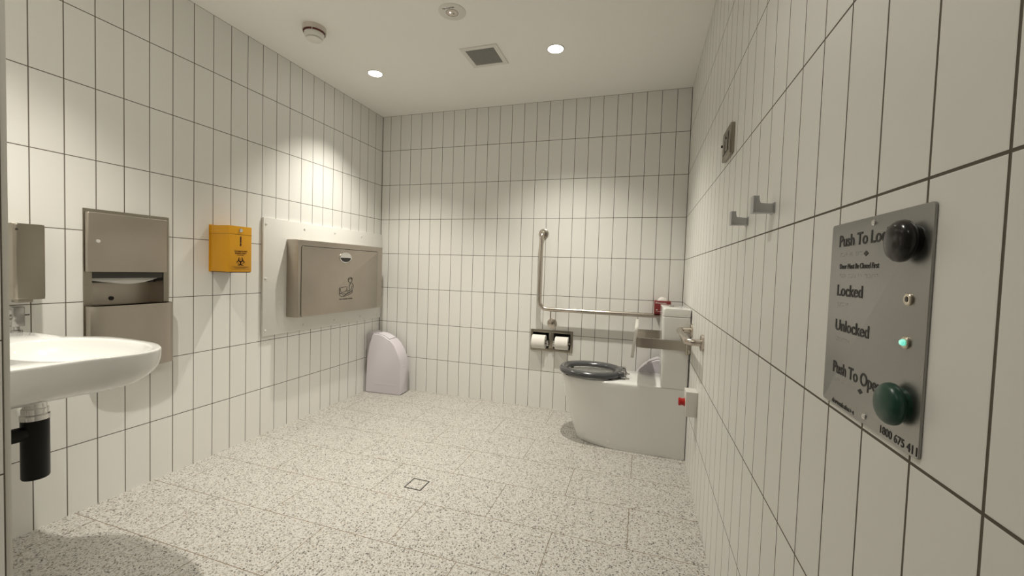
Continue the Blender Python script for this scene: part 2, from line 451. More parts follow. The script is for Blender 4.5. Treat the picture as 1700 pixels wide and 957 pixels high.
# emergency light
e0 = Vector((1.2515, -1.2135, H))
t = thing('emergency_light', 'round white emergency light with small glowing lens on the ceiling', 'emergency light', e0)
MB().lathe([(0.070, 0), (0.070, 0.002), (0.067, 0.0045), (0.031, 0.006), (0.031, 0.0)], e0, dn, 56).build('cover', 'white_plastic', t)
lab(MB().lathe([(0.031, 0.0048), (0.031, 0.0066), (0.0295, 0.0066), (0.0295, 0.0048)], e0, dn, 48, cap=False).build('ring', 'seam', t), 'thin dark ring')
MB().lathe([(0.0295, 0.002), (0.0295, 0.006), (0.02, 0.0085), (0, 0.0095)], e0, dn, 48).build('lens', 'bone', t)
lab(MB().lathe([(0.0048, 0.008), (0.0045, 0.0112), (0, 0.0122)], e0 + Vector((-0.006, -0.010, 0)), dn, 24).build('lamp', 'pilot', t), 'glowing lamp')
MB().lathe([(0.003, 0.008), (0.003, 0.0105), (0, 0.0108)], e0 + Vector((0.006, 0.004, 0)), dn, 16).build('sensor', 'seam', t)
lettering('lettering', 'MR MASTER', e0 + Vector((-0.034, -0.037, -0.0056)), (1, 0.03, 0), (0, -1, 0), 0.063, 0.0085, 'ink', t, bold=0.02)

# exhaust vent
vx, vy = 1.2525, -0.760
t = thing('exhaust_vent', 'square ceiling exhaust vent with grey egg-crate grille', 'vent', (vx, vy, H))
fr = MB()
for (a, b, cc, dd) in ((-0.117, 0.117, -0.117, -0.090), (-0.117, 0.117, 0.090, 0.117), (-0.117, -0.090, -0.090, 0.090), (0.090, 0.117, -0.090, 0.090)):
    fr.box(vx + a, vx + b, vy + cc, vy + dd, H - 0.006, H)
fr.build('frame', 'white_plastic', t)
MB().box(vx - 0.090, vx + 0.090, vy - 0.090, vy + 0.090, H - 0.0010, H).build('backing', 'vent_dark', t)
g = MB()
for k in range(1, 18):
    q = -0.090 + 0.18 * k / 18
    g.box(vx + q - 0.0011, vx + q + 0.0011, vy - 0.0899, vy + 0.0899, H - 0.0045, H - 0.0012)
    g.box(vx - 0.0899, vx + 0.0899, vy + q - 0.0011, vy + q + 0.0011, H - 0.0046, H - 0.0013)
g.build('grille', 'vent_grey', t)

# ================================================================== FLOOR DRAIN
t = thing('floor_drain', 'square tile-insert floor drain with black rim in the terrazzo floor', 'drain', (1.2085, -1.380, 0))
fr = MB(); dx, dy = 1.2085, -1.380
for (a, b, cc, dd) in ((-0.046, 0.046, -0.048, -0.042), (-0.046, 0.046, 0.042, 0.048), (-0.046, -0.040, -0.042, 0.042), (0.040, 0.046, -0.042, 0.042)):
    fr.box(dx + a, dx + b, dy + cc, dy + dd, 0.0, 0.0012)
fr.build('rim', 'seam', t)
MB().box(dx - 0.040, dx + 0.040, dy - 0.042, dy + 0.042, 0, 0.0008).build('insert', 'drain_infill', t)

# ================================================================== LEFT WALL
# ---- paper towel dispenser and bin
t = thing('paper_towel_unit', 'stainless paper towel dispenser and bin unit on the left wall above the basin', 'paper towel dispenser', (0, -1.91, 0.58))
fr = MB()
YA, YB, ZA, ZB = -2.074, -1.745, 0.580, 1.285
hy0, hy1, hz0, hz1 = -2.046, -1.768, 0.870, 1.022
fr.box(0, 0.005, YA, hy0, ZA, ZB).box(0, 0.005, hy1, YB, ZA, ZB).box(0, 0.005, hy0, hy1, ZA, hz0).box(0, 0.005, hy0, hy1, hz1, ZB)
fr.build('frame', 'steel_dark', t)
rc = MB()
rc.box(-0.098, -0.096, hy0, hy1, 0.866, 1.027).box(-0.096, 0.001, hy0 - 0.002, hy0, 0.866, 1.027).box(-0.096, 0.001, hy1, hy1 + 0.002, 0.866, 1.027).box(-0.096, 0.001, hy0, hy1, 0.866, 0.868)
rc.build('recess', 'steel_h', t)
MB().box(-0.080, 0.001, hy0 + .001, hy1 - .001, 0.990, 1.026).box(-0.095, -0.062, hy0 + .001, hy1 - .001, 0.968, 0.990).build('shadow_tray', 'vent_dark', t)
dr = MB().box(0.0055, 0.030, -2.071, -1.766, 1.017, 1.270, bevel=0.004, seg=3).build('door', 'steel_h', t)
MB().lathe([(0.0085, 0.0), (0.0085, 0.0025), (0.007, 0.004), (0, 0.0042)], (0.0302, -2.037, 1.149), (1, 0, 0), 24).build('lock', 'chrome', dr)
# bin: bowed front, open top
def bow(d, inset=0.0, n=14):
    y0, y1 = -2.070 + inset, -1.748 - inset
    pts = [(0.0055, y0), (d * 0.62 - inset, y0)]
    for k in range(n + 1):
        q = k / n
        pts.append((d * 0.72 + d * 0.28 * math.sin(PI * q) ** 0.6 - inset, y0 + 0.006 + (y1 - y0 - 0.012) * q))
    pts += [(d * 0.62 - inset, y1), (0.0055, y1)]
    return pts
def loop(pts, z, dz=None): return [(p[0], p[1], z) for p in pts]
outer, inner = bow(0.066), bow(0.066, 0.0018)
bn = MB().loft([loop(inner, 0.60), loop(inner, 0.8720), loop(outer, 0.8720), loop(outer, 0.584), loop([(0.0055 + (p[0] - .0055) * .92, p[1]) for p in outer], 0.580)], True, True)
bn = bn.build('bin', 'steel_h', t, angle=30)
MB().box(0.006, 0.036, -2.060, -1.758, 0.835, 0.846).build('liner', 'seam', bn)
MB().lathe([(0.0095, 0), (0.0095, 0.004), (0, 0.005)], (-0.096, -1.925, 0.893), (1, 0, 0), 20).build('latch', 'seam', t)
# hanging sheets
pl = []
for k in range(13):
    q = k / 12; yy = -2.038 + 0.25 * q
    pl.append((yy, 0.972 + 0.010 * math.sin(q * 4.2 + 2.2) + 0.014 * q ** 4))
sheet = MB()
for dxx, dzz in ((-0.010, 0.0), (-0.016, 0.006), (-0.024, -0.002)):
    A = [(dxx - 0.010, y, 1.0) for y, z in pl]; B = [(dxx, y, z + dzz) for y, z in pl]
    A2 = [(dxx - 0.0125, y, 1.0) for y, z in pl]; B2 = [(dxx - 0.0025, y, z + dzz + .001) for y, z in pl]
    sheet.loft([A, B, B2, A2, A], False, False, close=False)
tag(sheet.build('paper_towel_sheets', 'towel_paper'), 'white folded paper towels hanging in the opening of the steel dispenser', 'paper towels')

# ---- soap dispenser
t = thing('soap_dispenser', 'stainless soap dispenser on the left wall behind the basin tap', 'soap dispenser', (0, -2.275, 0.916))
sh = MB().prism(rrect(0.0525, -2.274, 0.105, 0.084, 0.010, 5), ((0, 0, 0), X, Y, Z), 0.918, 1.194, bevel=0.007, seg=3)
sh.build('housing', 'steel_dark', t)
lab(MB().box(0.030, 0.075, -2.295, -2.255, 0.906, 0.919, bevel=0.002).build('nozzle', 'steel_dark', t), 'short metal nozzle')
MB().lathe([(0.004, 0), (0.004, 0.001), (0, 0.0012)], (0.105, -2.309, 1.172), (1, 0, 0), 16).build('keyhole', 'seam', t)

# ---- sharps container
t = thing('sharps_container', 'yellow sharps disposal box with biohazard symbol on the left wall', 'sharps bin', (0, -1.472, 1.022))
bx = MB().box(0.003, 0.142, -1.539, -1.405, 1.024, 1.272, bevel=0.0025).build('box', 'yellow', t)
MB().box(0.0, 0.003, -1.543, -1.401, 1.022, 1.276).build('back_plate', 'yellow', t)
MB().box(0.004, 0.1425, -1.5398, -1.4042, 1.2268, 1.2280).build('lid_seam', 'brown_ink', t)
MB().box(0.008, 0.138, -1.535, -1.409, 1.0205, 1.0242).build('base_trim', 'brown_ink', t)
lk = MB().lathe([(0.0105, 0), (0.0105, 0.003), (0.0085, 0.005), (0, 0.0055)], (0.142, -1.472, 1.250), (1, 0, 0), 24).build('lock', 'chrome', t)
MB().box(0.1474, 0.1480, -1.4775, -1.4665, 1.2492, 1.2508).build('key_slot', 'seam', lk)
FX = 0.1422
MB().prism(rrect(-1.472, 1.191, 0.0085, 0.052, 0.0015, 3), ((0, 0, 0), Y, Z, X), FX - .0004, FX + 0.0006).build('sight_slot', 'brown_ink', t)
MB().box(FX - .0004, FX + 0.0008, -1.4765, -1.4675, 1.1815, 1.1835).build('slot_bar', 'yellow', t)
lettering('lettering', 'CONTAMINATED WASTE', (FX, -1.510, 1.1335), Y, Z, 0.078, 0.0062, 'brown_ink', t, bold=0.03)
lettering('lettering', 'SHARPS ONLY', (FX, -1.505, 1.1215), Y, Z, 0.068, 0.0082, 'brown_ink', t, bold=0.030)
lettering('lettering', 'BIOHAZARD', (FX, -1.491, 1.1135), Y, Z, 0.039, 0.0042, 'brown_ink', t, bold=0.02)
bh = MB()
BC = Vector((FX + 0.0004, -1.4715, 1.0790))
def arc_band(mb, cy, cz, r0, r1, a0, a1, n=28, taper=False):
    lo, hi = [], []
    for k in range(n + 1):
        a = a0 + (a1 - a0) * k / n
        w = 1.0 if not taper else max(0.12, math.sin(PI * (0.08 + 0.84 * k / n)) ** 0.7)
        m = (r0 + r1) / 2; hw = (r1 - r0) / 2 * w
        lo.append((cy + (m - hw) * math.cos(a), cz + (m - hw) * math.sin(a)))
        hi.append((cy + (m + hw) * math.cos(a), cz + (m + hw) * math.sin(a)))
    for k in range(n):
        mb.prism([lo[k], lo[k + 1], hi[k + 1], hi[k]], ((FX, 0, 0), Y, Z, X), -0.0002, 0.0006)
for k in range(3):
    a = PI / 2 + k * 2 * PI / 3
    cy, cz = BC.y + 0.0130 * math.cos(a), BC.z + 0.0130 * math.sin(a)
    arc_band(bh, cy, cz, 0.0098, 0.0152, a + 0.42, a + 2 * PI - 0.42, taper=True)
arc_band(bh, BC.y, BC.z, 0.0150, 0.0176, 0, 2 * PI)
bh.build('biohazard_symbol', 'brown_ink', t)
MB().box(FX - .0003, FX + 0.0004, -1.521, -1.421, 1.0520, 1.0532).box(FX - .0003, FX + 0.0004, -1.511, -1.431, 1.0478, 1.0489).box(FX - .0003, FX + 0.0004, -1.500, -1.442, 1.0440, 1.0450).box(FX - .0003, FX + 0.0004, -1.524, -1.418, 1.0390, 1.0396).build('fine_print', 'brown_ink', t)

# ---- baby change station: backing board, then the steel unit
t = thing('backing_board', 'large white backing board screwed to the left wall behind the steel unit', 'wall board', (0.001, -0.61, 0.621))
MB().box(0.0005, 0.016, -1.218, -0.006, 0.621, 1.357, bevel=0.0015).build('panel', 'board', t)
for y, z in ((-1.200, 1.318), (-0.895, 1.318), (-0.599, 1.318), (-0.290, 1.318), (-1.200, 0.98), (-1.200, 0.655), (-0.896, 0.655), (-0.593, 0.655), (-0.286, 0.655)):
    MB().lathe([(0.008, 0), (0.0075, 0.0025), (0.004, 0.004), (0, 0.0042)], (0.016, y, z), (1, 0, 0), 20).build('screw_cap', 'board', t)

t = thing('baby_change_station', 'closed stainless steel baby change table on the white backing board', 'baby change table', (0.016, -0.59, 0.725))
SY0, SY1, SZ0, SZ1, SX = -1.044, -0.128, 0.726, 1.237, 0.110
MB().box(0.016, SX, SY0, SY1, SZ0, SZ1, bevel=0.005, seg=3).build('housing', 'steel_h', t)
dg = MB().prism(rrect(-0.606, (0.727 + 1.199) / 2, 0.824, 1.199 - 0.727, 0.018, 5), ((0, 0, 0), Y, Z, X), SX - 0.001, SX + 0.0006)
lab(dg.build('door_gap', 'seam', t), 'dark gap around the fold-down door')
dd = MB().prism(rrect(-0.606, (0.7272 + 1.1945) / 2, 0.816, 1.1945 - 0.7272, 0.015, 5), ((0, 0, 0), Y, Z, X), SX - 0.0005, SX + 0.003, bevel=0.0015).build('door', 'steel_h', t)
DX = SX + 0.003
# oval latch
hl = MB()
ro = ellipse(-0.596, 1.134, 0.066, 0.040, 48); ri = ellipse(-0.596, 1.134, 0.057, 0.033, 48)
hl.loft([[(DX - .0005, p[0], p[1]) for p in ro], [(DX + 0.004, *[p[0], p[1]]) for p in ro], [(DX + 0.006, -0.596 + (p[0] + .596) * .96, 1.134 + (p[1] - 1.134) * .95) for p in ro], [(DX + 0.004, p[0], p[1]) for p in ri], [(DX - .0005, p[0], p[1]) for p in ri]], False, False)
hh = hl.build('latch', 'chrome', dd)
hu = [p for p in ellipse(-0.596, 1.134, 0.058, 0.034, 48) if p[1] >= 1.1325]
cup = MB()
up_e = [(-0.596 + 0.058 * math.cos(PI * k / 24), 1.132 + 0.0355 * math.sin(PI * k / 24)) for k in range(25)]
cup.prism(up_e, ((0, 0, 0), Y, Z, X), DX - .0003, DX + 0.0042, bevel=0.0015)
cup.build('latch_plate', 'chrome', dd)
lo_e = [(-0.596 + 0.058 * math.cos(PI + PI * k / 24), 1.132 + 0.034 * math.sin(PI + PI * k / 24)) for k in range(25)]
lab(MB().prism(lo_e, ((0, 0, 0), Y, Z, X), DX - .0003, DX + 0.0010).build('latch_recess', 'seam', dd), 'dark finger recess')
# pictogram: adult and baby on a table, as raised black lines
def pc(cx, cy): return (DX + 0.0004, -0.654 + (cx - 245) / 395 * 0.140, 0.8235 + (800 - cy) * 0.000238)
pg = MB()
lines = [
    [(525, 130), (508, 190), (520, 245), (545, 275), (585, 285), (618, 250), (628, 190), (635, 150), (600, 120), (560, 118), (525, 130)],
    [(525, 190), (545, 165), (575, 170), (600, 150), (625, 160)], [(600, 150), (628, 215), (618, 260)], [(560, 120), (590, 145), (632, 140)],
    [(575, 285), (570, 345)], [(618, 285), (625, 310), (655, 335), (672, 390), (668, 450), (640, 520), (590, 565), (530, 590), (500, 585)],
    [(570, 345), (545, 380), (540, 450), (545, 540), (500, 545)], [(625, 400), (612, 460), (590, 510), (550, 545)],
    [(240, 440), (245, 560), (240, 640), (255, 690), (300, 715), (380, 718), (480, 690), (580, 650), (630, 620), (645, 530)],
    [(245, 440), (340, 425), (470, 410), (470, 490), (440, 540)], [(240, 620), (270, 600), (300, 615), (320, 590)],
    [(270, 460), (265, 520), (300, 580)], [(320, 590), (350, 575), (400, 570), (440, 545), (470, 560), (500, 610)],
    [(330, 640), (370, 690), (430, 660), (460, 630), (510, 625), (560, 600)], [(340, 615), (380, 625), (430, 650)], [(375, 690), (430, 665), (500, 630), (600, 590), (640, 560)],
    [(260, 600), (290, 628), (320, 610)], [(480, 520), (520, 545), (550, 540)]]
for ln in lines: pg.tube([pc(*p) for p in ln], 0.00165, 5)
pg.build('pictogram', 'ink', dd)
lettering('lettering', 'BABY CHANGING STATION', (DX, -0.654, 0.8205), Y, Z, 0.140, 0.0085, 'ink', dd, bold=0.035)

# ---- wall basin
t = thing('wall_basin', 'white ceramic wall basin with a long shelf, beside the paper towel unit', 'basin', (0.45, STEP_Y, 0.68))
out = [(.030, -2.645), (.030, -2.34), (.045, -2.312), (.08, -2.293), (.12, -2.283), (.2, -2.282), (.277, -2.287), (.326, -2.273), (.363, -2.250), (.398, -2.230), (.44, -2.218), (.492, -2.214),
       (.591, -2.216), (.672, -2.222), (.724, -2.236), (.773, -2.259), (.800, -2.280), (.819, -2.308), (.826, -2.345), (.818, -2.39), (.805, -2.43), (.796, -2.47), (.792, -2.52), (.788, -2.57), (.783, -2.61), (.780, -2.645)]
BCx, BCy = 0.590, -2.388
def radial(th):
    dx_, dy_ = math.cos(th), math.sin(th); best = 9
    k = len(out)
    for i in range(k):
        x1, y1 = out[i][0] - BCx, out[i][1] - BCy; x2, y2 = out[(i + 1) % k][0] - BCx, out[(i + 1) % k][1] - BCy
        ex, ey = x2 - x1, y2 - y1; den = dx_ * ey - dy_ * ex
        if abs(den) < 1e-12: continue
        s_ = (x1 * ey - y1 * ex) / den; w_ = (x1 * dy_ - y1 * dx_) / den
        if s_ > 0 and -1e-6 <= w_ <= 1 + 1e-6: best = min(best, s_)
    return best
NB = 160
TH = [2 * PI * k / NB for k in range(NB)]
RO = [radial(a) for a in TH]
# light smoothing of the outline so the corners read as cast ceramic
for _ in range(1): RO = [(RO[i - 1] + 2 * RO[i] + RO[(i + 1) % NB]) / 4 if TH[i] < 3.6 or TH[i] > 6.2 else RO[i] for i in range(NB)]
def bl(fn_r, z, keepwall=True, s=1.0):
    L_ = []
    for a, r in zip(TH, RO):
        rr = fn_r(a, r); x = BCx + rr * math.cos(a); y = BCy + rr * math.sin(a)
        if keepwall and r * math.sin(a) + BCy < STEP_Y + 0.012: y = STEP_Y + 0.001
        L_.append((x, max(y, STEP_Y + 0.001), z))
    return L_
def rin(a, r):
    ea, eb = 0.262, 0.150
    e = ea * eb / math.sqrt((eb * math.cos(a)) ** 2 + (ea * math.sin(a)) ** 2)
    k = 24.0
    q = r - 0.013
    return (e ** -k + q ** -k) ** (-1 / k)
def dn_(d): return lambda a, r: r - min(d, 0.5 * r * d / 0.14)
loops = [bl(lambda a, r: r * 0.12, 0.666), bl(lambda a, r: r * 0.28, 0.668), bl(lambda a, r: r * 0.42, 0.674), bl(dn_(.14), 0.681), bl(dn_(.10), 0.689), bl(dn_(.062), 0.703), bl(dn_(.036), 0.720), bl(dn_(.018), 0.735), bl(dn_(.008), 0.749), bl(dn_(.002), 0.768),
         bl(dn_(0), 0.790), bl(dn_(.0005), 0.7965), bl(dn_(.002), 0.799), bl(dn_(.004), 0.800),
         bl(lambda a, r: rin(a, r) + 0.003, 0.7998, False), bl(lambda a, r: rin(a, r), 0.7985, False), bl(lambda a, r: rin(a, r) - 0.003, 0.794, False), bl(lambda a, r: rin(a, r) * 0.95, 0.778, False),
         bl(lambda a, r: rin(a, r) * 0.88, 0.757, False), bl(lambda a, r: rin(a, r) * 0.74, 0.733, False), bl(lambda a, r: rin(a, r) * 0.5, 0.716, False), bl(lambda a, r: 0.028, 0.710, False)]
bs = MB().loft(loops, True, True).build('bowl', 'porcelain', t, angle=50)
lab(MB().lathe([(0.030, 0.711), (0.030, 0.7145), (0.024, 0.716), (0, 0.7145)], (BCx, BCy, 0), n=32).build('waste', 'chrome', t), 'chrome waste')

# ---- tap on the basin shelf
t = thing('basin_tap', 'small square chrome tap standing on the basin shelf below the soap dispenser', 'tap', (0.055, -2.3, 0.8))
tx, ty = 0.086, -2.304
MB().lathe([(0.0155, 0), (0.0155, 0.006), (0.014, 0.0075), (0.008, 0.0085), (0.008, 0.020), (0.011, 0.022)], (tx, ty, 0.8), n=32).build('base', 'chrome_dark', t)
MB().prism(rrect(tx, ty, 0.032, 0.034, 0.006, 4), ((0, 0, 0), X, Y, Z), 0.8215, 0.893, bevel=0.002).build('body', 'chrome_dark', t)
MB().tube([(tx + 0.008, ty + 0.010, 0.862), (tx + 0.008, ty + 0.030, 0.862)], 0.0026, 10).build('lever', 'seam', t)
MB().tube([(tx, ty - 0.012, 0.862), (tx, ty - 0.055, 0.862), (tx, ty - 0.062, 0.855)], 0.0045, 12).tube([(tx, ty - 0.012, 0.848), (tx, ty - 0.055, 0.848)], 0.004, 12).build('spout', 'chrome_dark', t)

# ---- bottle trap
tx, ty = 0.490, -2.432
t = thing('bottle_trap', 'black bottle trap with chrome collar under the wall basin', 'waste trap', (tx, ty, 0.40))
MB().lathe([(0.029, 0.402), (0.031, 0.406), (0.031, 0.583)], (tx, ty, 0), n=40).build('bottle', 'black', t)
lab(MB().lathe([(0.0325, 0.583), (0.0325, 0.597), (0.029, 0.599), (0.0275, 0.600), (0.0295, 0.601), (0.0295, 0.616), (0.027, 0.619), (0.0265, 0.622), (0.0265, 0.672)], (tx, ty, 0), n=40).build('collar', 'chrome', t), 'chrome collar')
MB().tube([(tx, ty - 0.02, 0.545), (tx, ty - 0.070, 0.545)], 0.0215, 24).build('outlet_collar', 'black', t)
lab(MB().tube([(tx, ty - 0.069, 0.545), (tx, STEP_Y + 0.012, 0.545)], 0.0175, 24).lathe([(0.034, 0), (0.033, 0.010), (0.02, 0.012)], (tx, STEP_Y, 0.545), (0, 1, 0), 32).build('outlet_pipe', 'chrome', t), 'chrome outlet pipe')

# ================================================================== SANITARY BINS
def bin_parts(t, x0, y0, th):
    """local profile in u (length) and z, extruded through the thickness w"""
    P = [(0.004, 0), (0.004, 0.012), (0.014, 0.29), (0.034, 0.41), (0.050, 0.480), (0.062, 0.497), (0.085, 0.505), (0.12, 0.503), (0.155, 0.494), (0.19, 0.478), (0.225, 0.452), (0.258, 0.420), (0.285, 0.384), (0.306, 0.342), (0.318, 0.300), (0.324, 0.25), (0.327, 0.10), (0.326, 0)]
    cu_, su_ = math.cos(th), math.sin(th)
    fr_ = ((x0, y0, 0), (cu_, su_, 0), (0, 0, 1), (su_, -cu_, 0))
    w = 0.135
    MB().prism(P, fr_, -w, 0, bevel=0.0085, seg=4).build('body', 'lilac', t, angle=30)
    lab(MB().prism([(0.003, 0.0005), (0.327, 0.0005), (0.327, 0.006), (0.003, 0.006)], fr_, -w + 0.008, -0.008).build('base_gap', 'seam', t), 'dark base line')
    MB().prism([(0.09, 0.079), (0.285, 0.079), (0.285, 0.083), (0.09, 0.083)], fr_, -0.001, 0.0012, bevel=0.001).build('ridge', 'lilac_light', t)
    # lid strip following the curved top
    def off(pts, d):
        r = []
        for i, p in enumerate(pts):
            a = pts[max(i - 1, 0)]; b = pts[min(i + 1, len(pts) - 1)]
            tx_, tz_ = b[0] - a[0], b[1] - a[1]; l = math.hypot(tx_, tz_)
            r.append((p[0] - tz_ / l * d, p[1] + tx_ / l * d))
        return r
    top = [(0.066, 0.499), (0.085, 0.505), (0.12, 0.503), (0.155, 0.494), (0.19, 0.478), (0.21, 0.4645)]
    def strip(d0, d1, w0, w1, name, mat, sl):
        s_ = top[sl] if isinstance(sl, slice) else top
        up_ = off(s_, d1); dn_ = off(s_, d0)
        return MB().prism(up_ + dn_[::-1], fr_, w0, w1).build(name, mat, t, angle=30)
    lab(strip(-0.003, 0.0008, -w + 0.014, -0.0125, 'lid_seam', 'seam', None), 'dark lid seam')
    top[0] = (0.069, 0.500); top[-1] = (0.2085, 0.4655)
    strip(-0.002, 0.0022, -w + 0.018, -0.0155, 'lid', 'lilac_light', None)
    MB().prism([(-0.0145, 0.27), (-0.0155, 0.465), (-0.008, 0.492), (0.012, 0.512), (0.032, 0.517), (0.050, 0.510), (0.060, 0.49), (0.03, 0.36), (0.012, 0.25)], fr_, -w - 0.012, -0.030, bevel=0.006, seg=3).build('hinge_hood', 'lilac_dark', t, angle=30)
    MB().lathe([(0.007, 0), (0.006, 0.003), (0, 0.004)], (x0 + cu_ * 0.325 + su_ * -0.055, y0 + su_ * 0.325 + cu_ * 0.055, 0.235), (cu_, su_, 0), 16).build('catch', 'lilac_light', t)
bt = thing('sanitary_bin', 'lilac sanitary bin standing in the back left corner under the change table', 'sanitary bin', (0.18, -0.13, 0), 'lilac sanitary bins')
bin_parts(bt, 0.018, -0.205, math.radians(4))
copy_tree(bt, (2.335, -0.100, 0), 'lilac sanitary bin between the toilet pan and the back wall', PI - math.radians(8))

# ================================================================== BACK WALL
# ---- L-shaped grab rail
t = thing('grab_rail', 'long L-shaped stainless grab rail on the back wall beside the toilet', 'grab rail', (1.487, 0, 0.79))
path = fillet([(1.487, -0.004, 1.372), (1.487, -0.075, 1.372), (1.487, -0.075, 0.790), (2.455, -0.075, 0.790), (2.455, -0.004, 0.790)], [0.035, 0.065, 0.035], 8)
MB().tube(path, 0.0163, 20).build('rail', 'steel_rail', t)
for p in ((1.487, 0, 1.372), (2.455, 0, 0.790)):
    MB().lathe([(0.038, 0), (0.038, 0.008), (0.034, 0.011), (0.016, 0.011)], p, (0, -1, 0), 36).build('flange', 'steel_rail', t)
br = MB().lathe([(0.0385, 0), (0.0385, 0.007), (0.034, 0.010), (0, 0.011)], (1.577, 0, 0.676), (0, -1, 0), 36).build('bracket_disc', 'steel_rail', t)
MB().lathe([(0.008, 0.0105), (0.008, 0.013), (0, 0.0135)], (1.577, 0, 0.676), (0, -1, 0), 16).build('screw', 'seam', br)
MB().tube(fillet([(1.577, -0.008, 0.676), (1.577, -0.070, 0.690), (1.577, -0.074, 0.778)], 0.02, 6), 0.0058, 12).build('bracket_stem', 'steel_rail', t)

# ---- double toilet roll holder
t = thing('toilet_roll_holder', 'recessed stainless double toilet roll holder below the grab rail', 'toilet roll holder', (1.575, 0, 0.455))
fx0, fx1, fz0, fz1 = 1.408, 1.743, 0.455, 0.622
fr = MB()
fr.box(fx0, 1.428, -0.008, 0, fz0, fz1, bevel=.0015).box(1.724, fx1, -0.008, 0, fz0, fz1, bevel=.0015)
fr.box(1.428, 1.724, -0.008, 0, 0.600, fz1, bevel=.0015).box(1.428, 1.724, -0.008, 0, fz0, 0.478, bevel=.0015).box(1.556, 1.594, -0.009, 0.002, 0.478, 0.600, bevel=.0015)
fr.build('frame', 'steel_dark', t)
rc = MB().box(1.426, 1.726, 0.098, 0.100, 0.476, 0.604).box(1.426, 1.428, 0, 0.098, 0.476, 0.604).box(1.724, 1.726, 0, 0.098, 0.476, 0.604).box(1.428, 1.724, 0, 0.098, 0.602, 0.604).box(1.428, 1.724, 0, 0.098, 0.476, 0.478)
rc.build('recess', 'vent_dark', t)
for x0_, x1_ in ((1.429, 1.556), (1.594, 1.7235)):
    MB().tube([(x0_, -0.020, 0.528), (x1_, -0.020, 0.528)], 0.007, 16).build('spindle', 'chrome', t)
for x_ in (1.551, 1.599):
    MB().box(x_ - 0.005, x_ + 0.005, -0.030, 0.03, 0.512, 0.544, bevel=0.002).box(x_ - 0.008, x_ + 0.008, -0.034, -0.028, 0.500, 0.516, bevel=0.002).build('arm', 'chrome', t)
def roll(xa, xb, label, flap, ro=0.0535):
    r = thing('toilet_roll', label, 'toilet roll', ((xa + xb) / 2, -0.020, 0.528), 'toilet rolls in the double holder')
    ax = (1, 0, 0)
    MB().lathe([(0.0195, 0), (ro - 0.002, 0), (ro, 0.002), (ro, xb - xa - 0.002), (ro - 0.002, xb - xa), (0.0195, xb - xa), (0.0195, 0)], (xa, -0.020, 0.528), ax, 48, cap=False).build('paper', 'paper', r)
    lab(MB().lathe([(0.0175, -0.0004), (0.0196, -0.0004), (0.0196, xb - xa + 0.0004), (0.0175, xb - xa + 0.0004), (0.0175, -0.0004)], (xa, -0.020, 0.528), ax, 32, cap=False).build('core', 'card', r), 'brown cardboard core')
    if flap:
        A = []
        for k in range(14):
            a = math.radians(150 + k * 5.0)
            A.append(a)
        lo_, hi_ = [], []
        L0, L1, L2, L3 = [], [], [], []
        for i, a in enumerate(A):
            rr = ro + 0.0022 + 0.004 * (i / 13) ** 2
            yy, zz = -0.020 + rr * math.cos(a), 0.528 + rr * math.sin(a) * 1.0
            L0.append((xa + 0.001, yy, zz + 0.004 * 0)); L1.append((xb - 0.002, yy, zz))
            yy2, zz2 = -0.020 + (rr - 0.0012) * math.cos(a), 0.528 + (rr - 0.0012) * math.sin(a)
            L2.append((xb - 0.002, yy2, zz2)); L3.append((xa + 0.001, yy2, zz2))
        MB().loft([L0, L1, L2, L3, L0], False, False, close=False).build('loose_sheet', 'paper', r)
    return r
roll(1.4295, 1.535, 'left toilet roll with a torn loose sheet in the double holder', True)
roll(1.612, 1.7125, 'right toilet roll, smooth and full, in the double holder', False, 0.050)

# ---- tissue box standing on the rail behind the cistern
t = thing('tissue_box', 'dark red tissue box standing on the grab rail behind the cistern', 'tissue box', (2.372, -0.06, 0.807))
MB().box(2.319, 2.425, -0.118, -0.008, 0.8068, 0.898, bevel=0.0015).build('carton', 'red_card', t)
# opening with tuft
MB().prism(ellipse(2.372, -0.063, 0.036, 0.022, 30), ((0, 0, 0), X, Y, Z), 0.8975, 0.8988).build('opening', 'white_ink', t)
tf = MB(); lp = []
for k, (rr, zz) in enumerate(((0.030, 0.8985), (0.028, 0.905), (0.022, 0.914), (0.010, 0.921))):
    lp.append([(2.372 + rr * math.cos(2 * PI * i / 24) * (1 + 0.15 * math.sin(5 * 2 * PI * i / 24 + k)), -0.063 + 0.5 * rr * math.sin(2 * PI * i / 24), zz + 0.003 * math.sin(3 * 2 * PI * i / 24)) for i in range(24)])
tf.loft(lp).build('tissue', 'paper', t)
lettering('lettering', 'Kleenex', (2.327, -0.1184, 0.880), X, Z, 0.070, 0.011, 'white_ink', t, bold=0.01)
MB().prism(ellipse(2.335, 0.836, 0.006, 0.003, 16), ((0, -0.1184, 0), X, Z, -Y), -0.0002, 0.0005).box(2.329, 2.365, -0.1189, -0.1178, 0.8255, 0.8268).build('motif', 'white_ink', t)

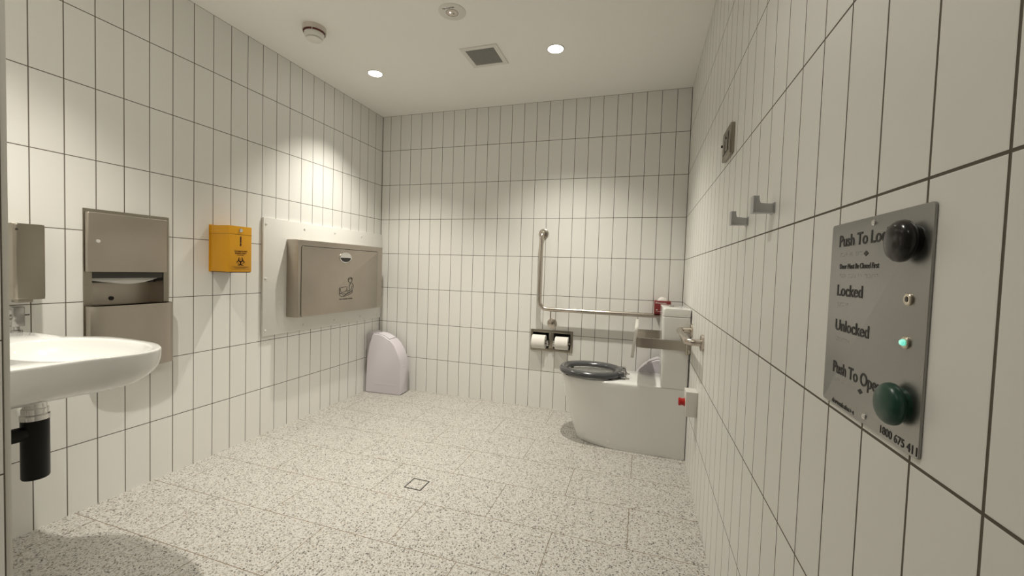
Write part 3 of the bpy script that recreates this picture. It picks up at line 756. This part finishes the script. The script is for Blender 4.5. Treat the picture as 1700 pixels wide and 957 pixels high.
# ================================================================== TOILET
TYc, THW = -0.412, 0.186       # centre line and half width
t = thing('toilet_pan', 'white ceramic toilet pan with back-to-wall skirt against the right wall', 'toilet', (2.1, TYc, 0))
def pan_loop(tip, hw, zz, xr=W - 0.004, nose=0.34, n=28, pw=2.25):
    """U-shaped plan: straight sides, superelliptic nose towards -x"""
    pts = []
    xs = tip + nose
    for k in range(n + 1):
        a = PI / 2 + PI * k / n
        cx_, sy_ = math.cos(a), math.sin(a)
        x = xs + nose * (-(abs(cx_) ** (2 / pw))); y = TYc + hw * math.copysign(abs(sy_) ** (2 / pw), sy_)
        pts.append((x, y, zz))
    pts.append((xr - 0.02, TYc - hw, zz)); pts.append((xr, TYc - hw + 0.004, zz)); pts.append((xr, TYc + hw - 0.004, zz)); pts.append((xr - 0.02, TYc + hw, zz))
    return pts
prof = [(1.862, 0.170, 0.0), (1.852, 0.172, 0.004), (1.842, 0.173, 0.03), (1.826, 0.175, 0.08), (1.806, 0.177, 0.14), (1.788, 0.179, 0.20), (1.770, 0.181, 0.27), (1.756, 0.183, 0.33), (1.746, 0.1845, 0.38), (1.741, 0.186, 0.405), (1.743, 0.1845, 0.414), (1.750, 0.179, 0.4185)]
loops = [pan_loop(a, b, c_) for a, b, c_ in prof]
# inner bowl opening
def bowl_loop(s_, zz):
    n = len(loops[0]); cx0, a0, b0 = 1.940, 0.172 * s_, 0.158 * s_
    L_ = []
    for p in loops[-1]:
        th = math.atan2((p[1] - TYc) / 0.186, (p[0] - cx0) / 0.40 if p[0] > cx0 else (p[0] - cx0) / 0.21)
        L_.append((cx0 + a0 * math.cos(th), TYc + b0 * math.sin(th), zz))
    return L_
loops += [bowl_loop(1.02, 0.4185), bowl_loop(1.0, 0.414), bowl_loop(1.0, 0.39), bowl_loop(0.86, 0.31), bowl_loop(0.5, 0.25), bowl_loop(0.2, 0.24)]
pb = MB().loft(loops, True, True).build('pan', 'porcelain', t, angle=45)
lab(MB().lathe([(0.0095, 0), (0.009, 0.002), (0, 0.0025)], (2.070, TYc - 0.1737, 0.045), (0, -1, 0), 24).build('bolt_cap', 'white_plastic', t), 'small round bolt cap')
# seat ring: part of the pan
SXc, SA, SB = 1.935, 0.205, 0.190
def seat_pt(a, k):
    e = 2.25
    c_, s_ = math.cos(a), math.sin(a)
    return (SXc + SA * k[0] * math.copysign(abs(c_) ** (2 / e), c_), TYc - 0.008 + SB * k[1] * math.copysign(abs(s_) ** (2 / e), s_))
NS = 72
def srow(k, z): return [(*seat_pt(2 * PI * i / NS, k), z) for i in range(NS)]
rows = [srow((1, 1), 0.440), srow((0.995, 0.995), 0.450), srow((0.965, 0.96), 0.4595), srow((0.91, 0.89), 0.463), srow((0.82, 0.77), 0.461), srow((0.755, 0.69), 0.454), srow((0.735, 0.665), 0.444),
        srow((0.745, 0.68), 0.433), srow((0.80, 0.76), 0.4275), srow((0.95, 0.95), 0.4275), srow((0.99, 0.99), 0.432), srow((1, 1), 0.440)]
st = MB().loft(rows, False, False).build('seat', 'seat_grey', t, angle=60)
lab(st, 'dark grey open seat ring')
for a in (0.65, 2.45, 3.9, 5.5):
    p = seat_pt(a, (0.87, 0.85))
    MB().lathe([(0.011, 0.4183), (0.012, 0.428)], (p[0], p[1], 0), n=16).build('bumper', 'black', st)
MB().box(2.108, 2.150, TYc - 0.105, TYc + 0.095, 0.432, 0.462, bevel=0.008, seg=3).build('seat_back', 'seat_grey', st)
for s_ in (-0.072, 0.060):
    hg = MB().tube([(2.140, TYc + s_ - 0.020, 0.452), (2.140, TYc + s_ + 0.020, 0.452)], 0.0145, 20)
    hg.prism([(2.128, 0.4183), (2.172, 0.4183), (2.170, 0.4240), (2.158, 0.4270), (2.152, 0.452), (2.130, 0.452)], ((0, TYc + s_, 0), X, Z, Y), -0.0115, 0.0115, bevel=0.002)
    hg.lathe([(0.0205, 0.4183), (0.0205, 0.4225), (0.018, 0.4245), (0, 0.4250)], (2.160, TYc + s_, 0), n=24)
    hg.build('hinge', 'chrome', t)
# cistern
ct = thing('toilet_cistern', 'slim white ceramic cistern with chrome flush button behind the toilet seat', 'cistern', (2.435, TYc, 0.42))
cx0, cx1, cy0, cy1 = 2.358, W - 0.0045, TYc - 0.186, TYc + 0.186
tank = []
for z, g in ((0.4188, 0.002), (0.424, 0), (0.60, -0.002), (0.834, -0.005), (0.8375, -0.001)):
    tank.append([(p[0], p[1], z) for p in rrect((cx0 + cx1) / 2 + g / 2, TYc, cx1 - cx0 - g, cy1 - cy0 - g * 2, 0.014, 5)])
MB().loft(tank).build('tank', 'porcelain', ct, angle=40)
lab(MB().prism(rrect((cx0 + cx1) / 2, TYc, cx1 - cx0 - 0.006, cy1 - cy0 - 0.006, 0.012, 4), ((0, 0, 0), X, Y, Z), 0.8372, 0.8402).build('lid_gap', 'seam', ct), 'dark joint')
MB().prism(rrect((cx0 + cx1) / 2 - 0.002, TYc, cx1 - cx0 + 0.004, cy1 - cy0 + 0.008, 0.014, 5), ((0, 0, 0), X, Y, Z), 0.840, 0.884, bevel=0.005, seg=3).build('lid', 'porcelain', ct, angle=30)
fb = MB().lathe([(0.0335, 0), (0.0335, 0.003), (0.031, 0.0045), (0.029, 0.0045)], (2.425, TYc + 0.02, 0.884), n=40).build('button_ring', 'chrome', ct)
MB().prism([(2.425 + 0.027 * math.cos(PI / 2 + PI * k / 20) - 0.001, TYc + 0.02 + 0.027 * math.sin(PI / 2 + PI * k / 20)) for k in range(21)], ((0, 0, 0), X, Y, Z), 0.884, 0.893, bevel=0.001).build('flush_button', 'chrome', ct)
MB().prism([(2.425 + 0.027 * math.cos(-PI / 2 + PI * k / 20) + 0.001, TYc + 0.02 + 0.027 * math.sin(-PI / 2 + PI * k / 20)) for k in range(21)], ((0, 0, 0), X, Y, Z), 0.884, 0.891, bevel=0.001).build('flush_button', 'chrome', ct)

# ---- backrest
t = thing('padded_back_support', 'padded toilet backrest on two flat steel arms around the cistern', 'backrest', (2.49, TYc, 0.65))
tilt = Matrix.Translation((2.2015, TYc, 0.6765)) @ Matrix.Rotation(math.radians(5.5), 4, 'Y')
b = bmesh.new()
pad = MB().prism(rrect(0, 0, 0.43, 0.196, 0.03, 6), (tilt @ Vector((0, 0, 0)), Y, (tilt.to_3x3() @ Z), (tilt.to_3x3() @ X)), -0.009, 0.009, bevel=0.004, seg=3)
lab(pad.build('pad', 'vinyl', t, angle=30), 'off-white pad')
for ysgn, y_ in ((1, TYc - 0.205), (-1, TYc + 0.205)):
    A = []
    for x, yy, zc, hh_ in ((2.212, y_ + 0.010 * ysgn, 0.677, 0.028), (2.235, y_ + 0.003 * ysgn, 0.6765, 0.0285), (2.27, y_, 0.676, 0.0285), (2.34, y_, 0.6765, 0.0280), (2.41, y_, 0.677, 0.0280), (2.496, y_, 0.677, 0.0280)):
        A.append((x, yy, zc, hh_))
    lp = [[(x, yy - 0.003, zc - h), (x, yy + 0.003, zc - h), (x, yy + 0.003, zc + h), (x, yy - 0.003, zc + h)] for x, yy, zc, h in A]
    MB().loft(lp).build('arm', 'steel_rail', t)
    MB().tube([(2.493, y_, 0.628), (2.493, y_, 0.712)], 0.0115, 16).box(2.496, W, y_ - 0.012, y_ + 0.012, 0.634, 0.706, bevel=0.002).build('wall_bracket', 'steel_rail', t)

# ================================================================== RIGHT WALL
# ---- short grab rail
t = thing('short_grab_rail', 'short U-shaped stainless grab rail on the right wall beside the cistern', 'grab rail', (W, -0.86, 0.772))
ya, yb = -1.088, -0.640
path = fillet([(W - 0.004, ya, 0.772), (W - 0.070, ya, 0.772), (W - 0.070, yb, 0.772), (W - 0.004, yb, 0.772)], [0.036, 0.036], 8)
MB().tube(path, 0.0163, 20).build('rail', 'steel_rail', t)
for y_ in (ya, yb):
    MB().lathe([(0.0395, 0), (0.0395, 0.009), (0.036, 0.0115), (0.016, 0.0115)], (W, y_, 0.772), (-1, 0, 0), 36).build('flange', 'steel_rail', t)

# ---- nurse call box
t = thing('call_button_box', 'small grey call box with red button low on the right wall by the toilet', 'call button', (W, -0.957, 0.45))
MB().box(2.457, W, -1.000, -0.914, 0.392, 0.515, bevel=0.003).build('box', 'box_grey', t)
lab(MB().lathe([(0.021, 0), (0.021, 0.004), (0.0175, 0.006), (0.0175, 0.018), (0.0195, 0.020), (0.0195, 0.027), (0.017, 0.0295), (0, 0.0300)], (2.457, -0.957, 0.452), (-1, 0, 0), 28).build('button', 'red_plastic', t), 'red push button')

# ---- switch plate
t = thing('switch_plate', 'square stainless switch plate high on the right wall above the hooks', 'switch', (W, -1.508, 1.507))
px = W - 0.014
MB().box(px, W, -1.581, -1.436, 1.507, 1.611, bevel=0.0025).build('plate', 'steel_dark', t)
for yc in (-1.530, -1.478):
    MB().box(px - 0.0006, px + 0.001, yc - 0.0215, yc + 0.0215, 1.525, 1.593).build('rocker_gap', 'seam', t)
    MB().box(px - 0.0030, px + 0.001, yc - 0.0180, yc + 0.0180, 1.528, 1.590, bevel=0.0010).build('rocker', 'steel_dark', t)
MB().lathe([(0.0045, 0), (0.004, 0.003), (0, 0.0034)], (px - 0.002, -1.530, 1.572), (-1, 0, 0), 16).build('indicator', 'seam', t)
MB().lathe([(0.0045, 0), (0.0045, 0.006), (0, 0.0065)], (px, -1.444, 1.566), (-1, 0, 0), 16).build('knob', 'seam', t)

# ---- two coat hooks
def hook(y_, label):
    t = thing('coat_hook', label, 'hook', (W, y_, 1.245), 'coat hooks on the right wall')
    x0 = W - 0.044
    # L profile in (x, z) extruded along y
    L_ = [(W, 1.2315), (W, 1.2510), (x0 + 0.0125, 1.2510), (x0 + 0.0125, 1.2705), (x0, 1.2705), (x0, 1.2315)]
    MB().prism(L_, ((0, y_, 0), X, Z, Y), -0.0145, 0.0145, bevel=0.0022).build('hook', 'hook_grey', t, angle=30)
    MB().box(W - 0.003, W, y_ - 0.0165, y_ + 0.0165, 1.2290, 1.2540, bevel=0.001).build('base', 'hook_grey', t)
    return t
h0 = hook(-2.079, 'grey L-shaped coat hook, the one nearer the lock panel')
copy_tree(h0, (W, -1.829, 1.245), 'grey L-shaped coat hook, the farther of the two beside the switch plate')

# ---- door lock panel
t = thing('door_lock_panel', 'stainless door lock control panel with black and green push buttons on the right wall', 'control panel', (W, -2.53, 0.90))
PX = W - 0.003
MB().prism(rrect(-2.5305, 1.0325, 0.235, 0.265, 0.005, 4), ((0, 0, 0), Y, Z, X), PX, W, bevel=0.0006).build('plate', 'steel_plate', t)
R_, U_ = (0, -1, 0), (0, 0, 1)
lettering('lettering', 'Push To Lock', (PX, -2.4400, 1.1315), R_, U_, 0.136, 0.0163, 'ink', t, bold=0.030)
lettering('lettering', 'Door Must Be Closed First', (PX, -2.4455, 1.0990), R_, U_, 0.106, 0.0072, 'ink', t, bold=0.022)
lettering('lettering', 'Locked', (PX, -2.4420, 1.0600), R_, U_, 0.0730, 0.0160, 'ink', t, bold=0.030)
lettering('lettering', 'Unlocked', (PX, -2.4430, 1.0095), R_, U_, 0.0945, 0.0160, 'ink', t, bold=0.030)
lettering('lettering', 'Push To Open', (PX, -2.4435, 0.9475), R_, U_, 0.130, 0.0163, 'ink', t, bold=0.030)
lettering('lettering', 'dormakaba', (PX, -2.4465, 0.9030), R_, U_, 0.0530, 0.0068, 'ink', t, bold=0.015)
MB().prism([(-2.502, 0.9027), (-2.506, 0.9055), (-2.502, 0.9085)], ((PX, 0, 0), Y, Z, X), -0.0004, 0.0001).prism([(-2.512, 0.9027), (-2.507, 0.9055), (-2.512, 0.9085)], ((PX, 0, 0), Y, Z, X), -0.0004, 0.0001).build('logo', 'ink', t)
lettering('lettering', '1800 675 411', (PX, -2.5775, 0.9035), R_, U_, 0.0690, 0.0092, 'ink', t, bold=0.022)
for y_, z_ in ((-2.5185, 1.1185), (-2.5255, 0.9385)):
    MB().prism([(y_ - 0.0065, z_), (y_, z_ + 0.0036), (y_ + 0.0065, z_), (y_, z_ - 0.0036)], ((PX, 0, 0), Y, Z, X), -0.0004, 0.0001).build('diamond_mark', 'ink', t)
BR = {'a': '1', 'b': '12', 'c': '14', 'd': '145', 'e': '15', 'f': '124', 'h': '125', 'i': '24', 'k': '13', 'l': '123', 'm': '134', 'n': '1345', 'o': '135', 'p': '1234', 'r': '1235', 's': '234', 't': '2345', 'u': '136', ' ': ''}
bd = MB()
for txt, zz in (('push to lock', 1.1215), ('door must be closed', 1.0910), ('locked', 1.0500), ('unlocked', 0.9990), ('push to open', 0.9400)):
    y_ = -2.446
    for ch in txt:
        for dch in BR[ch]:
            q = int(dch) - 1
            bd.lathe([(0.0006, 0), (0.0004, 0.0003), (0, 0.0004)], (PX, y_ - (q // 3) * 0.0021, zz - (q % 3) * 0.0021), (-1, 0, 0), 6)
        y_ -= 0.0056
bo = bd.build('braille', 'steel_plate', t); bo['kind'] = 'stuff'
def dome(y_, z_, mat, label):
    o_ = MB().lathe([(0.0185, 0), (0.0185, 0.0045), (0.0205, 0.0055), (0.0226, 0.0075), (0.0232, 0.0105), (0.0222, 0.0145), (0.0192, 0.0180), (0.0140, 0.0205), (0.0075, 0.0220), (0, 0.0225)], (PX, y_, z_), (-1, 0, 0), 48).build('push_button', mat, t, angle=60)
    return lab(o_, label)
dome(-2.6165, 1.1270, 'black_button', 'black mushroom push button')
dome(-2.6165, 0.9485, 'green_button', 'dark green mushroom push button')
for z_, on in ((1.0640, False), (1.0170, True)):
    i_ = MB().lathe([(0.0068, 0), (0.0068, 0.0022), (0.0058, 0.0032), (0.0035, 0.0032), (0.0030, 0.0024)], (PX, -2.6175, z_), (-1, 0, 0), 28).build('indicator_ring', 'brass', t)
    if on: lab(MB().lathe([(0.0036, 0.002), (0.0036, 0.0042), (0.0026, 0.0062), (0, 0.0072)], (PX, -2.6175, z_), (-1, 0, 0), 20).build('indicator_lamp', 'led_on', i_), 'lit turquoise indicator')
    else: lab(MB().lathe([(0.0029, 0.002), (0.0027, 0.0035), (0, 0.0040)], (PX, -2.6175, z_), (-1, 0, 0), 20).build('indicator_lamp', 'led_off', i_), 'unlit dark indicator')
for y_, z_ in ((-2.5340, 1.1565), (-2.5405, 0.9105)):
    MB().lathe([(0.0040, 0), (0.0038, 0.0014), (0.0022, 0.0028), (0, 0.0030)], (PX, y_, z_), (-1, 0, 0), 20).build('screw', 'chrome', t)

# ================================================================== CAMERA
f_px, yaw, pitch, roll_ = 688.757, -0.313960, -0.0378504, 0.0315552
ppx, ppy = -7.514, -4.368
fwd = Vector((math.sin(yaw) * math.cos(pitch), math.cos(yaw) * math.cos(pitch), math.sin(pitch)))
rt = Vector((math.cos(yaw), -math.sin(yaw), 0)); upv = rt.cross(fwd)
r2 = rt * math.cos(roll_) + upv * math.sin(roll_); u2 = -rt * math.sin(roll_) + upv * math.cos(roll_)
cd = bpy.data.cameras.new('camera'); cam = bpy.data.objects.new('camera', cd); COL.objects.link(cam)
mw = Matrix.Identity(4)
for i in range(3): mw[i][0] = r2[i]; mw[i][1] = u2[i]; mw[i][2] = -fwd[i]
mw[0][3], mw[1][3], mw[2][3] = 2.23202, -3.17713, 1.08250
cam.matrix_world = mw
cd.sensor_width = 36.0; cd.sensor_fit = 'HORIZONTAL'; cd.lens = f_px / 1700 * 36.0
cd.shift_x = -ppx / 1700; cd.shift_y = ppy / 1700
cd.clip_start = 0.02; cd.clip_end = 50
scene.camera = cam

# ================================================================== WORLD AND VIEW
w = bpy.data.worlds.new('world'); scene.world = w; w.use_nodes = True
w.node_tree.nodes['Background'].inputs[0].default_value = (0.05, 0.05, 0.05, 1)
vs = scene.view_settings
vs.view_transform = 'Standard'; vs.look = 'None'; vs.exposure = 0.10; vs.gamma = 1.0; vs.use_curve_mapping = False
